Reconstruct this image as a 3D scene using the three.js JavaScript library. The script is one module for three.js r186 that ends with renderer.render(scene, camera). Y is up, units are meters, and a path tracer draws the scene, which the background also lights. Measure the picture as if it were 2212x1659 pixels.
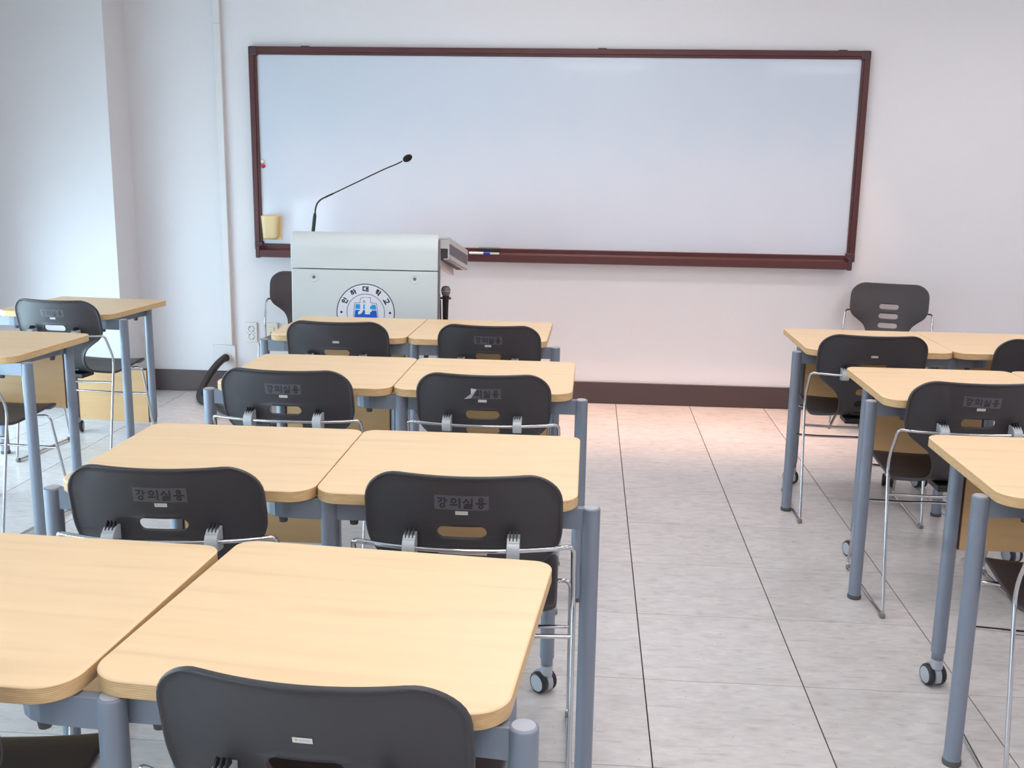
import * as THREE from 'three';
import { RectAreaLightUniformsLib } from 'three/addons/lights/RectAreaLightUniformsLib.js';
import { RoundedBoxGeometry } from 'three/addons/geometries/RoundedBoxGeometry.js';
import { mergeGeometries } from 'three/addons/utils/BufferGeometryUtils.js';

// ---------------------------------------------------------------- camera, sky, lights, exposure
const scene = new THREE.Scene();
const camera = new THREE.PerspectiveCamera(40.354, 2212 / 1659, 0.05, 60);
const basis = new THREE.Matrix4().makeBasis(
  new THREE.Vector3(0.99725, 0.01506, -0.07259).normalize(),
  new THREE.Vector3(-0.02992, 0.97874, -0.20291).normalize(),
  new THREE.Vector3(0.0711, 0.20455, 0.97627).normalize());
camera.quaternion.setFromRotationMatrix(basis);
camera.position.set(-0.1927, 1.4292, 5.9212);

const renderer = new THREE.WebGLRenderer({ antialias: true });
renderer.toneMapping = THREE.LinearToneMapping;
renderer.toneMappingExposure = 0.55;
renderer.shadowMap.enabled = true;
RectAreaLightUniformsLib.init();
scene.background = new THREE.Color(0.62, 0.85, 1.0);          // overcast daylight outside the windows on the left
scene.backgroundIntensity = 22.0;

const CEIL = 2.72;
const LAMP_NITS = 12, LAMP_COLOR = new THREE.Color(1.0, 0.94, 0.965);     // ceiling panels
const SPOT_CD = 14, SPOT_COLOR = new THREE.Color(1.0, 0.6, 0.42);     // warm downlights along the front wall
const LAMP_X = [-2.75, -0.1, 2.65], LAMP_Z = [1.15, 2.6, 4.2, 5.8, 7.4];
const SPOT_X = [...Array(10)].map((_, i) => -1.95 + i * 0.36), SPOT_Z = -0.06;

// ---------------------------------------------------------------- room extents
const ZW = -0.4066, XL = -3.74, XR = 4.2, ZB = 8.4, T = 0.45;

// ---------------------------------------------------------------- helpers
let seed = 7;
const rnd = () => { seed = (seed * 1664525 + 1013904223) >>> 0; return seed / 4294967296; };
const taken = {};
const numbered = (n) => { const k = taken[n] = (taken[n] ?? -1) + 1; return k ? n + '_' + String(k).padStart(3, '0') : n; };
const V = (x, y, z) => new THREE.Vector3(x, y, z);
function mesh(name, geo, mat, parent) {
  const m = new THREE.Mesh(geo, mat); m.name = name; m.castShadow = m.receiveShadow = true; parent.add(m); return m;
}
function thing(name, label, category, pos = [0, 0, 0], turn = 0, group) {
  const o = new THREE.Group(); o.name = numbered(name); o.position.set(...pos); o.rotation.y = turn;
  o.userData = { label, category }; if (group) o.userData.group = group; scene.add(o); return o;
}
function single(name, geo, mat, label, category, group) {
  const m = mesh(numbered(name), geo, mat, scene); m.userData = { label, category }; if (group) m.userData.group = group; return m;
}
function struct(name, geo, mat, label) {
  const m = mesh(name, geo, mat, scene); m.userData = { kind: 'structure', label }; return m;
}
function structGroup(name, label) { const g = new THREE.Group(); g.name = name; g.userData = { kind: 'structure', label }; scene.add(g); return g; }
const box = (x0, x1, y0, y1, z0, z1) => new THREE.BoxGeometry(x1 - x0, y1 - y0, z1 - z0).translate((x0 + x1) / 2, (y0 + y1) / 2, (z0 + z1) / 2);
const rbox = (x0, x1, y0, y1, z0, z1, r = 0.004, n = 2) => new RoundedBoxGeometry(x1 - x0, y1 - y0, z1 - z0, n, r).translate((x0 + x1) / 2, (y0 + y1) / 2, (z0 + z1) / 2);
const cyl = (r0, r1, y0, y1, x = 0, z = 0, n = 24) => new THREE.CylinderGeometry(r1, r0, y1 - y0, n).translate(x, (y0 + y1) / 2, z);
function filletPath(pts, rad) {                      // polyline with rounded corners, as a dense list of points
  const out = [pts[0].clone()];
  for (let i = 1; i < pts.length - 1; i++) {
    const a = pts[i - 1], b = pts[i], c = pts[i + 1], r = Array.isArray(rad) ? rad[i - 1] : rad;
    const da = a.clone().sub(b), dc = c.clone().sub(b), l = Math.min(r, da.length() * 0.48, dc.length() * 0.48);
    const p = b.clone().add(da.normalize().multiplyScalar(l)), q = b.clone().add(dc.normalize().multiplyScalar(l));
    for (let k = 0; k <= 6; k++) { const t = k / 6; out.push(new THREE.Vector3().addScaledVector(p, (1 - t) * (1 - t)).addScaledVector(b, 2 * t * (1 - t)).addScaledVector(q, t * t)); }
  }
  out.push(pts[pts.length - 1].clone()); return out;
}
class Poly extends THREE.Curve {                    // straight segments between points
  constructor(p) { super(); this.p = p; this.l = [0]; for (let i = 1; i < p.length; i++) this.l.push(this.l[i - 1] + p[i].distanceTo(p[i - 1])); }
  getPoint(t, o = new THREE.Vector3()) {
    const d = t * this.l[this.l.length - 1]; let i = 1; while (i < this.l.length - 1 && this.l[i] < d) i++;
    return o.lerpVectors(this.p[i - 1], this.p[i], (d - this.l[i - 1]) / Math.max(1e-9, this.l[i] - this.l[i - 1]));
  }
}
function sweep(points, r, sides = 10) {             // tube with one ring at every point and closed ends
  const n = points.length, pos = [], idx = []; let up = null;
  for (let i = 0; i < n; i++) {
    const t = points[Math.min(i + 1, n - 1)].clone().sub(points[Math.max(i - 1, 0)]).normalize();
    if (!up) up = Math.abs(t.y) < 0.9 ? V(0, 1, 0) : V(1, 0, 0);
    const s = t.clone().cross(up).normalize(); up = s.clone().cross(t).normalize();
    const rr = Array.isArray(r) ? r[i] : r;
    for (let k = 0; k < sides; k++) { const a = k / sides * Math.PI * 2; const p = points[i].clone().addScaledVector(s, Math.cos(a) * rr).addScaledVector(up, Math.sin(a) * rr); pos.push(p.x, p.y, p.z); }
  }
  for (let i = 0; i < n - 1; i++) for (let k = 0; k < sides; k++) { const a = i * sides + k, b = i * sides + (k + 1) % sides; idx.push(a, a + sides, b, b, a + sides, b + sides); }
  for (const [i, f] of [[0, 1], [n - 1, 0]]) { const c = pos.length / 3; pos.push(points[i].x, points[i].y, points[i].z); for (let k = 0; k < sides; k++) { const a = i * sides + k, b = i * sides + (k + 1) % sides; f ? idx.push(c, a, b) : idx.push(c, b, a); } }
  const g = new THREE.BufferGeometry(); g.setAttribute('position', new THREE.Float32BufferAttribute(pos, 3)); g.setIndex(idx); g.computeVertexNormals();
  g.setAttribute('uv', new THREE.Float32BufferAttribute(new Float32Array(pos.length / 3 * 2), 2)); return g;
}
const merge = (list) => mergeGeometries(list.map((g) => { const q = g.index ? g.toNonIndexed() : g; for (const k of Object.keys(q.attributes)) if (!['position', 'normal', 'uv'].includes(k)) q.deleteAttribute(k); return q; }));
function extrudeX(shapePts, x0, x1, bevel = 0) {     // profile given as [z, y] pairs, extruded along x
  const s = new THREE.Shape(shapePts.map(([z, y]) => new THREE.Vector2(-z, y)));
  const g = new THREE.ExtrudeGeometry(s, { depth: x1 - x0 - 2 * bevel, bevelEnabled: bevel > 0, bevelSize: bevel, bevelThickness: bevel, bevelOffset: -bevel, bevelSegments: 2, curveSegments: 6 });
  return g.rotateY(Math.PI / 2).translate(x0 + bevel, 0, 0);
}

// ---------------------------------------------------------------- textures
function hash2(x, y, s) { let h = (x * 374761393 + y * 668265263 + s * 1274126177) | 0; h = Math.imul(h ^ (h >>> 13), 1274126177); return ((h ^ (h >>> 16)) >>> 0) / 4294967296; }
function vnoise(x, y, px, py, s) {                   // value noise that repeats after px, py cells
  const xi = Math.floor(x), yi = Math.floor(y), fx = x - xi, fy = y - yi, u = fx * fx * (3 - 2 * fx), v = fy * fy * (3 - 2 * fy);
  const m = (a, n) => ((a % n) + n) % n, h = (a, b) => hash2(m(a, px), m(b, py), s);
  return (h(xi, yi) * (1 - u) + h(xi + 1, yi) * u) * (1 - v) + (h(xi, yi + 1) * (1 - u) + h(xi + 1, yi + 1) * u) * v;
}
function dataTex(w, h, f, srgb = true) {
  const d = new Uint8Array(w * h * 4);
  for (let y = 0; y < h; y++) for (let x = 0; x < w; x++) { const c = f(x / w, y / h), i = (y * w + x) * 4; d[i] = c[0]; d[i + 1] = c[1]; d[i + 2] = c[2]; d[i + 3] = 255; }
  const t = new THREE.DataTexture(d, w, h); t.wrapS = t.wrapT = THREE.RepeatWrapping; t.magFilter = THREE.LinearFilter; t.minFilter = THREE.LinearMipmapLinearFilter; t.generateMipmaps = true;
  if (srgb) t.colorSpace = THREE.SRGBColorSpace; t.needsUpdate = true; return t;
}
const clamp = (v) => Math.max(0, Math.min(255, v));
const mixc = (a, b, t) => [a[0] + (b[0] - a[0]) * t, a[1] + (b[1] - a[1]) * t, a[2] + (b[2] - a[2]) * t];
// maple laminate: long soft grain along u (texture covers 1.2 m x 1.2 m)
const woodTex = dataTex(1024, 1024, (u, v) => {
  const wob = (vnoise(u * 4, v * 6, 4, 6, 3) - 0.5) * 0.02;
  const g = vnoise(u * 3, (v + wob) * 40, 3, 40, 1) * 0.5 + vnoise(u * 6, (v + wob) * 110, 6, 110, 2) * 0.3 + vnoise(u * 24, v * 300, 24, 300, 5) * 0.2;
  const streak = Math.pow(vnoise(u * 5, (v + wob) * 70, 5, 70, 8), 4);
  const c = mixc([240, 205, 159], [247, 214, 170], g); const k = 1 - 0.045 * streak; return [clamp(c[0] * k), clamp(c[1] * k * 0.995), clamp(c[2] * k * 0.985)];
});
// vinyl floor tile: pale grey with short streaks along x and small dark specks (texture covers 1.8 m x 1.8 m)
const floorTex = dataTex(1024, 1024, (u, v) => {
  const big = vnoise(u * 6, v * 8, 6, 8, 11), mid = vnoise(u * 40, v * 90, 40, 90, 12), fine = vnoise(u * 110, v * 300, 110, 300, 13), fine2 = vnoise(u * 70, v * 200, 70, 200, 17);
  let t = 0.25 * big + 0.3 * mid + 0.25 * fine + 0.2 * fine2;
  const c = mixc([196, 190, 187], [229, 224, 221], t);
  const spk = vnoise(u * 300, v * 420, 300, 420, 14), brn = Math.pow(vnoise(u * 40, v * 120, 40, 120, 15), 7);
  const k = spk > 0.955 && hash2(Math.floor(u * 60), Math.floor(v * 60), 5) > 0.7 ? 0.72 : 1;
  return [clamp(c[0] * k - brn * 16), clamp(c[1] * k - brn * 19), clamp(c[2] * k - brn * 22)];
});
const grainTex = dataTex(256, 256, (u, v) => { const n = 128 + 120 * (vnoise(u * 128, v * 128, 128, 128, 21) - 0.5) + 60 * (vnoise(u * 64, v * 64, 64, 64, 22) - 0.5); return [n, n, n]; }, false);
const plasterTex = dataTex(512, 512, (u, v) => { const n = 128 + 90 * (vnoise(u * 120, v * 120, 120, 120, 31) - 0.5) + 90 * (vnoise(u * 40, v * 40, 40, 40, 32) - 0.5); return [n, n, n]; }, false);
const edgeTex = dataTex(64, 64, (u, v) => {          // layered ply look of the desk edge: v runs over the edge height
  const l = (v * 9) % 1; const dark = l < 0.34 ? 1 : 0; const n = vnoise(u * 16, v * 9, 16, 9, 41);
  const c = mixc([226, 190, 140], [186, 142, 94], dark * 0.85); const k = 0.95 + 0.08 * n; return [clamp(c[0] * k), clamp(c[1] * k), clamp(c[2] * k)];
});
const rep = (t, x, y, ox = 0, oy = 0) => { const c = t.clone(); c.repeat.set(x, y); c.offset.set(ox, oy); c.needsUpdate = true; return c; };

// Hangul drawn with strokes, each syllable in a unit box
const HG = {
  gang: [[[.08, .12], [.46, .12], [.4, .32], [.14, .5]], [[.68, .03], [.68, .58]], [[.68, .29], [.92, .29]], { c: [.48, .79, .18] }],
  ui: [{ c: [.36, .3, .2] }, [[.03, .7], [.7, .66]], [[.86, .03], [.86, .97]]],
  sil: [[[.38, .06], [.32, .26], [.08, .48]], [[.34, .22], [.62, .46]], [[.82, .03], [.82, .52]], [[.22, .6], [.82, .6], [.82, .77], [.22, .77], [.22, .95], [.86, .95]]],
  yong: [{ c: [.5, .19, .15] }, [[.34, .38], [.34, .53]], [[.66, .38], [.66, .53]], [[.03, .54], [.97, .54]], { c: [.5, .81, .16] }],
  in: [{ c: [.3, .3, .2] }, [[.8, .03], [.8, .66]], [[.26, .62], [.26, .92], [.84, .92]]],
  ha: [[[.32, .02], [.32, .12]], [[.06, .23], [.58, .23]], { c: [.32, .58, .19] }, [[.77, .03], [.77, .97]], [[.77, .48], [.99, .48]]],
  dae: [[[.46, .14], [.08, .14], [.08, .76], [.48, .74]], [[.63, .06], [.63, .95]], [[.63, .45], [.88, .45]], [[.88, .03], [.88, .98]]],
  hak: [[[.32, .0], [.32, .07]], [[.08, .14], [.56, .14]], { c: [.32, .38, .14] }, [[.76, .02], [.76, .6]], [[.76, .32], [.98, .32]], [[.18, .7], [.78, .7], [.78, .98]]],
  gyo: [[[.14, .1], [.82, .1], [.76, .48]], [[.36, .5], [.36, .84]], [[.64, .46], [.64, .84]], [[.02, .86], [.98, .86]]],
};
function glyph(ctx, name, x, y, w, h, lw) {
  ctx.lineWidth = lw; ctx.lineJoin = 'round'; ctx.lineCap = 'butt';
  for (const s of HG[name]) {
    ctx.beginPath();
    if (s.c) ctx.ellipse(x + s.c[0] * w, y + s.c[1] * h, s.c[2] * w, s.c[2] * h * 0.9, 0, 0, Math.PI * 2);
    else s.forEach(([a, b], i) => (i ? ctx.lineTo(x + a * w, y + b * h) : ctx.moveTo(x + a * w, y + b * h)));
    ctx.stroke();
  }
}
function canvasTex(w, h, draw) {
  const c = document.createElement('canvas'); c.width = w; c.height = h; draw(c.getContext('2d'), w, h);
  const t = new THREE.CanvasTexture(c); t.colorSpace = THREE.SRGBColorSpace; return t;
}
const tapeTex = canvasTex(512, 152, (g, w, h) => {
  g.fillStyle = '#57545b'; g.fillRect(0, 0, w, h); g.strokeStyle = '#242125';
  ['gang', 'ui', 'sil', 'yong'].forEach((n, i) => glyph(g, n, 22 + i * 120, 20, 112, 114, 16));
});
const plateTex = canvasTex(128, 44, (g, w, h) => {
  g.fillStyle = '#cfcdc6'; g.fillRect(0, 0, w, h); g.fillStyle = '#b8a04e'; g.beginPath(); g.arc(24, 21, 8, 0, 7); g.fill(); g.fillStyle = '#bdbbb6'; g.fillRect(42, 14, 70, 14);
});
const emblemTex = canvasTex(1024, 1024, (g, w) => {
  const c = w / 2; g.fillStyle = '#e9ebf4'; g.fillRect(0, 0, w, w);
  g.strokeStyle = '#1d1a22'; g.lineWidth = 14; g.beginPath(); g.arc(c, c, 503, 0, 7); g.stroke();
  g.strokeStyle = '#3a3742'; g.lineWidth = 9; g.beginPath(); g.arc(c, c, 330, 0, 7); g.stroke();
  g.strokeStyle = '#1d1722'; g.fillStyle = '#1d1722';
  [['in', -60], ['ha', -31], ['dae', 0], ['hak', 31], ['gyo', 60]].forEach(([n, a]) => {
    g.save(); g.translate(c, c); g.rotate(a * Math.PI / 180); g.translate(0, -418); glyph(g, n, -52, -52, 104, 104, 20); g.restore();
  });
  for (const s of [-1, 1]) { g.beginPath(); g.arc(c + s * 426, c - 4, 20, 0, 7); g.fill(); }
  // the shield in the middle
  const P = (pts) => { g.beginPath(); pts.forEach(([x, y], i) => (i ? g.lineTo(x, y) : g.moveTo(x, y))); g.closePath(); };
  P([[c - 192, c - 172], [c - 98, c - 172], [c - 98, c - 210], [c - 84, c - 250], [c - 52, c - 268], [c + 82, c - 268], [c + 84, c - 182], [c + 112, c - 182], [c + 118, c - 164], [c + 192, c - 164], [c + 232, c + 240], [c - 232, c + 240]]);
  g.fillStyle = '#e9ebf4'; g.fill(); g.lineWidth = 8; g.strokeStyle = '#4a4552'; g.stroke();
  g.fillStyle = '#18a0e2'; P([[c - 176, c - 150], [c + 172, c - 142], [c + 186, c - 56], [c - 184, c - 66]]); g.fill();
  g.fillStyle = '#0a5cc8'; P([[c - 184, c - 48], [c + 188, c - 40], [c + 216, c + 216], [c - 216, c + 216]]); g.fill();
  g.strokeStyle = '#eceef6'; g.lineWidth = 52; g.lineCap = 'butt'; g.lineJoin = 'round';
  g.beginPath(); g.moveTo(c - 132, c + 6); g.quadraticCurveTo(c - 72, c + 4, c - 70, c - 70); g.lineTo(c - 68, c - 205); g.quadraticCurveTo(c - 60, c - 244, c - 20, c - 242); g.lineTo(c + 40, c - 242); g.stroke();
  g.fillStyle = '#eceef6'; g.fillRect(c - 14, c - 262, 90, 290); g.fillRect(c + 60, c - 158, 44, 40); g.fillRect(c + 60, c - 66, 44, 52);
  g.lineWidth = 8; g.strokeStyle = '#4a4552'; g.beginPath(); g.moveTo(c - 46, c - 168); g.quadraticCurveTo(c - 44, c - 218, c - 24, c - 218); g.quadraticCurveTo(c - 12, c - 214, c - 12, c - 168); g.stroke();
});

// ---------------------------------------------------------------- materials
const std = (o) => new THREE.MeshStandardMaterial(o), phy = (o) => new THREE.MeshPhysicalMaterial(o);
const lin = (r, g, b) => new THREE.Color().setRGB(r, g, b);
const M = {
  wall: std({ color: lin(0.80, 0.785, 0.80), roughness: 0.75, bumpMap: rep(plasterTex, 1.6, 1.6), bumpScale: 0.0006 }),
  ceiling: std({ color: lin(0.82, 0.82, 0.82), roughness: 0.95 }),
  tile: phy({ map: floorTex, roughness: 0.22, specularIntensity: 0.9 }),
  grout: std({ color: lin(0.05, 0.03, 0.027), roughness: 0.9 }),
  base: std({ color: lin(0.075, 0.046, 0.046), roughness: 0.4 }),
  board: phy({ color: lin(0.61, 0.665, 0.745), roughness: 0.5, clearcoat: 0.75, clearcoatRoughness: 0.06 }),
  frame: std({ color: lin(0.085, 0.026, 0.026), roughness: 0.38, metalness: 0.25 }),
  frameCap: std({ color: lin(0.06, 0.024, 0.027), roughness: 0.5 }),
  wood: [0, 1, 2, 3].map((i) => phy({ map: rep(woodTex, 1 / 1.2, 1 / 1.2, i * 0.27, i * 0.41), roughness: 0.42, clearcoat: 0.12, clearcoatRoughness: 0.3 })),
  edge: std({ map: edgeTex, roughness: 0.5 }),
  panel: std({ map: rep(woodTex, 1 / 1.2, 1 / 1.2, 0.6, 0.15), color: lin(0.72, 0.62, 0.5), roughness: 0.5 }),
  panelEdge: std({ color: lin(0.16, 0.06, 0.03), roughness: 0.6 }),
  steel: phy({ color: lin(0.232, 0.257, 0.312), roughness: 0.42, metalness: 0.35 }),
  cap: std({ color: lin(0.42, 0.44, 0.48), roughness: 0.5 }),
  rubber: std({ color: lin(0.09, 0.085, 0.085), roughness: 0.8 }),
  rubberPale: std({ color: lin(0.22, 0.195, 0.185), roughness: 0.7 }),
  black: std({ color: lin(0.013, 0.013, 0.015), roughness: 0.45 }),
  hub: std({ color: lin(0.42, 0.44, 0.48), roughness: 0.4 }),
  shell: phy({ color: lin(0.042, 0.037, 0.041), roughness: 0.48, bumpMap: rep(grainTex, 14, 14), bumpScale: 0.00015 }),
  chrome: std({ color: lin(0.56, 0.56, 0.58), roughness: 0.1, metalness: 1 }),
  clip: std({ color: lin(0.52, 0.55, 0.57), roughness: 0.4, metalness: 0.2 }),
  fin: std({ color: lin(0.012, 0.012, 0.013), roughness: 0.5 }),
  tape: phy({ map: tapeTex, roughness: 0.3 }),
  plate: std({ map: plateTex, roughness: 0.4 }),
  flap: phy({ color: lin(0.5, 0.5, 0.53), roughness: 0.2 }),
  film: phy({ color: lin(0.95, 0.96, 0.97), roughness: 0.12, transmission: 1, thickness: 0, ior: 1.35 }),
  lectern: phy({ color: lin(0.72, 0.765, 0.755), roughness: 0.42, clearcoat: 0.2, clearcoatRoughness: 0.3 }),
  lecternGray: std({ color: lin(0.16, 0.16, 0.18), roughness: 0.5 }),
  alu: std({ color: lin(0.6, 0.575, 0.58), roughness: 0.42, metalness: 0.25 }),
  darkInset: std({ color: lin(0.13, 0.125, 0.14), roughness: 0.4 }),
  cavity: std({ color: lin(0.08, 0.08, 0.085), roughness: 0.7 }),
  emblem: std({ map: emblemTex, roughness: 0.45 }),
  white: std({ color: lin(0.8, 0.79, 0.77), roughness: 0.5 }),
  raceway: std({ color: lin(0.76, 0.75, 0.75), roughness: 0.45 }),
  cream: std({ color: lin(0.75, 0.58, 0.3), roughness: 0.45 }),
  socket: std({ color: lin(0.62, 0.6, 0.56), roughness: 0.5 }),
  ivory: std({ color: lin(0.78, 0.72, 0.6), roughness: 0.5 }),
  hole: std({ color: lin(0.03, 0.03, 0.03), roughness: 0.8 }),
  red: std({ color: lin(0.55, 0.01, 0.035), roughness: 0.3 }),
  blue: std({ color: lin(0.01, 0.04, 0.5), roughness: 0.35 }),
  grille: std({ color: lin(0.16, 0.15, 0.16), roughness: 0.45, metalness: 0.5 }),
  grilleBand: std({ color: lin(0.5, 0.49, 0.5), roughness: 0.3, metalness: 0.8 }),
  hose: std({ color: lin(0.018, 0.018, 0.02), roughness: 0.5 }),
  winFrame: std({ color: lin(0.8, 0.82, 0.83), roughness: 0.4 }),
  glass: phy({ color: lin(1, 1, 1), roughness: 0, transmission: 1, thickness: 0 }),
  blind: phy({ color: lin(0.72, 0.74, 0.74), roughness: 1, transmission: 0.3, thickness: 0 }),
  lampBody: std({ color: lin(0.8, 0.8, 0.8), roughness: 0.5 }),
  glow: std({ color: lin(0.9, 0.9, 0.9), roughness: 0.6, emissive: LAMP_COLOR, emissiveIntensity: 12 }),
  lampOff: std({ color: lin(0.85, 0.85, 0.84), roughness: 0.5 }),
  spotGlow: std({ color: lin(0.9, 0.8, 0.7), roughness: 0.6, emissive: SPOT_COLOR, emissiveIntensity: 3 }),
};

// ---------------------------------------------------------------- room shell
function wallGeo(g, uOf) {                           // uv in metres from position
  const p = g.attributes.position, uv = g.attributes.uv; for (let i = 0; i < p.count; i++) { const [a, b] = uOf(p.getX(i), p.getY(i), p.getZ(i)); uv.setXY(i, a, b); } return g;
}
struct('wall_front', wallGeo(box(XL - 0.2, XR + 0.2, 0, CEIL, ZW - 0.15, ZW), (x, y) => [x, y]), M.wall, 'white painted front wall behind the whiteboard');
struct('wall_right', wallGeo(box(XR, XR + 0.15, 0, CEIL, ZW, ZB), (x, y, z) => [z, y]), M.wall, 'white painted wall on the right');
struct('wall_back', wallGeo(box(XL - 0.2, XR + 0.2, 0, CEIL, ZB, ZB + 0.15), (x, y) => [x, y]), M.wall, 'white painted back wall');
struct('ceiling', box(XL - 0.2, XR + 0.2, CEIL, CEIL + 0.1, ZW - 0.15, ZB + 0.15), M.ceiling, 'white ceiling');
struct('wall_pillar', wallGeo(box(XL, -2.99, 0, CEIL, ZW, -0.13), (x, y, z) => [x + z, y]), M.wall, 'white square pillar in the front left corner');
// left wall: piers, sill and head around three window openings
const WIN = [[0.4, 2.55], [2.85, 5.4], [5.7, 8.1]], SILL = 0.05, HEAD = 2.3;
{
  const parts = []; let z = ZW;
  for (const [a, b] of WIN) { parts.push(box(XL - 0.2, XL, 0, CEIL, z, a), box(XL - 0.2, XL, 0, SILL, a, b), box(XL - 0.2, XL, HEAD, CEIL, a, b)); z = b; }
  parts.push(box(XL - 0.2, XL, 0, CEIL, z, ZB));
  struct('wall_left', wallGeo(merge(parts), (x, y, z2) => [z2, y]), M.wall, 'white window wall on the left');
}
WIN.forEach(([a, b], i) => {
  const g = structGroup('window_' + (i + 1), 'wide window in the left wall'); const xm = XL - 0.1, n = 2, w = (b - a) / n;
  mesh('window_frame', merge([rbox(xm - 0.03, xm + 0.03, SILL, SILL + 0.05, a, b), rbox(xm - 0.03, xm + 0.03, HEAD - 0.05, HEAD, a, b), rbox(xm - 0.03, xm + 0.03, SILL, HEAD, a, a + 0.05), rbox(xm - 0.03, xm + 0.03, SILL, HEAD, b - 0.05, b), ...[...Array(n - 1)].map((_, k) => rbox(xm - 0.03, xm + 0.03, SILL, HEAD, a + w * (k + 1) - 0.03, a + w * (k + 1) + 0.03))]), M.winFrame, g);
  for (let k = 0; k < n; k++) mesh('pane', box(xm - 0.003, xm + 0.003, SILL + 0.05, HEAD - 0.05, a + w * k + (k ? 0.03 : 0.05), a + w * (k + 1) - (k < n - 1 ? 0.03 : 0.05)), M.glass, g);
});
WIN.forEach(([a, b], i) => {                         // roller blinds pulled half down inside the window reveals
  const g = thing('roller_blind', `pale roller blind pulled half down in the ${['window next to the pillar', 'middle window', 'window nearest the back wall'][i]}`, 'blind', [XL - 0.04, 0, 0]);
  mesh('fabric', box(-0.001, 0.001, 1.0, HEAD - 0.03, a + 0.02, b - 0.02), M.blind, g);
  mesh('hem_bar', rbox(-0.008, 0.008, 0.98, 1.004, a + 0.02, b - 0.02, 0.003), M.winFrame, g);
  mesh('roller_tube', new THREE.CylinderGeometry(0.022, 0.022, b - a - 0.03, 18).rotateX(Math.PI / 2).translate(0, HEAD - 0.028, (a + b) / 2), M.winFrame, g);
});
// floor: bed plus tiles
{
  const fl = structGroup('floor', 'pale grey vinyl tile floor with thin dark joints');
  mesh('floor_bed', box(XL - 0.2, XR + 0.2, -0.06, -0.004, ZW - 0.15, ZB + 0.15), M.grout, fl);
  const GX = 0.0016, GZ = 0.0013, cache = {};
  const tileGeo = (w, d, k) => {
    const key = w.toFixed(3) + d.toFixed(3) + k; if (cache[key]) return cache[key];
    const g = new RoundedBoxGeometry(w, 0.012, d, 1, 0.0008).translate(0, -0.006, 0), p = g.attributes.position, uv = g.attributes.uv, ou = (k * 0.37) % 1, ov = (k * 0.61) % 1;
    for (let i = 0; i < p.count; i++) uv.setXY(i, p.getX(i) / 1.8 + ou, p.getZ(i) / 1.8 + ov); return cache[key] = g;
  };
  const rest = [];
  for (let i = -9; i < 10; i++) for (let j = -1; j < 19; j++) {
    const x0 = Math.max(i * T + GX, XL), x1 = Math.min((i + 1) * T - GX, XR), z0 = Math.max(j * T + GZ, ZW), z1 = Math.min((j + 1) * T - GZ, ZB);
    if (x1 - x0 < 0.02 || z1 - z0 < 0.02) continue;
    const g = tileGeo(x1 - x0, z1 - z0, Math.floor(rnd() * 9)), seen = j < 11 && i < 6;
    if (seen) { const m = mesh('tile', g, M.tile, fl); m.position.set((x0 + x1) / 2, 0, (z0 + z1) / 2); }
    else rest.push(g.clone().translate((x0 + x1) / 2, 0, (z0 + z1) / 2));
  }
  const m = mesh('tile_field', merge(rest), M.tile, fl); m.userData.kind = 'stuff';
}
struct('baseboard_front', rbox(-2.99, XR, 0, 0.134, ZW, ZW + 0.014, 0.003), M.base, 'dark brown baseboard along the front wall');
struct('baseboard_pillar', merge([rbox(-2.99, -2.977, 0, 0.134, ZW + 0.014, -0.117, 0.003), rbox(XL, -2.977, 0, 0.134, -0.13, -0.117, 0.003)]), M.base, 'dark brown baseboard around the pillar');
struct('baseboard_right', rbox(XR - 0.014, XR, 0, 0.134, ZW + 0.014, ZB, 0.003), M.base, 'dark brown baseboard on the right wall');
struct('baseboard_back', rbox(XL, XR, 0, 0.134, ZB - 0.014, ZB, 0.003), M.base, 'dark brown baseboard on the back wall');

// ---------------------------------------------------------------- ceiling lamps (above the frame)
LAMP_Z.forEach((z) => LAMP_X.forEach((x) => {
  const row = LAMP_Z.indexOf(z), col = LAMP_X.indexOf(x);
  const g = thing('ceiling_light', `${col ? 'lit' : 'switched-off'} white ceiling light panel, ${['window-side', 'middle', 'far right'][col]} one in ${['the row nearest the whiteboard', 'the second row from the whiteboard', 'the third row from the whiteboard', 'the fourth row from the whiteboard', 'the row nearest the back wall'][row]}`, 'ceiling light', [x, CEIL, z], 0, 'ceiling light panels');
  mesh('housing', merge([box(-0.6, 0.6, -0.03, 0, -0.15, -0.135), box(-0.6, 0.6, -0.03, 0, 0.135, 0.15), box(-0.6, -0.585, -0.03, 0, -0.135, 0.135), box(0.585, 0.6, -0.03, 0, -0.135, 0.135)]), M.lampBody, g);
  mesh('lamp_diffuser', box(-0.585, 0.585, -0.02, -0.002, -0.135, 0.135), col ? M.glow : M.lampOff, g);
  if (!col) return;                                  // the row along the windows is switched off
  const l = new THREE.RectAreaLight(LAMP_COLOR, LAMP_NITS, 1.16, 0.26); l.position.set(0, -0.032, 0); l.lookAt(0, -1, 0); l.name = 'lamp_light'; g.add(l); l.rotation.set(-Math.PI / 2, 0, 0);
}));
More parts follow.
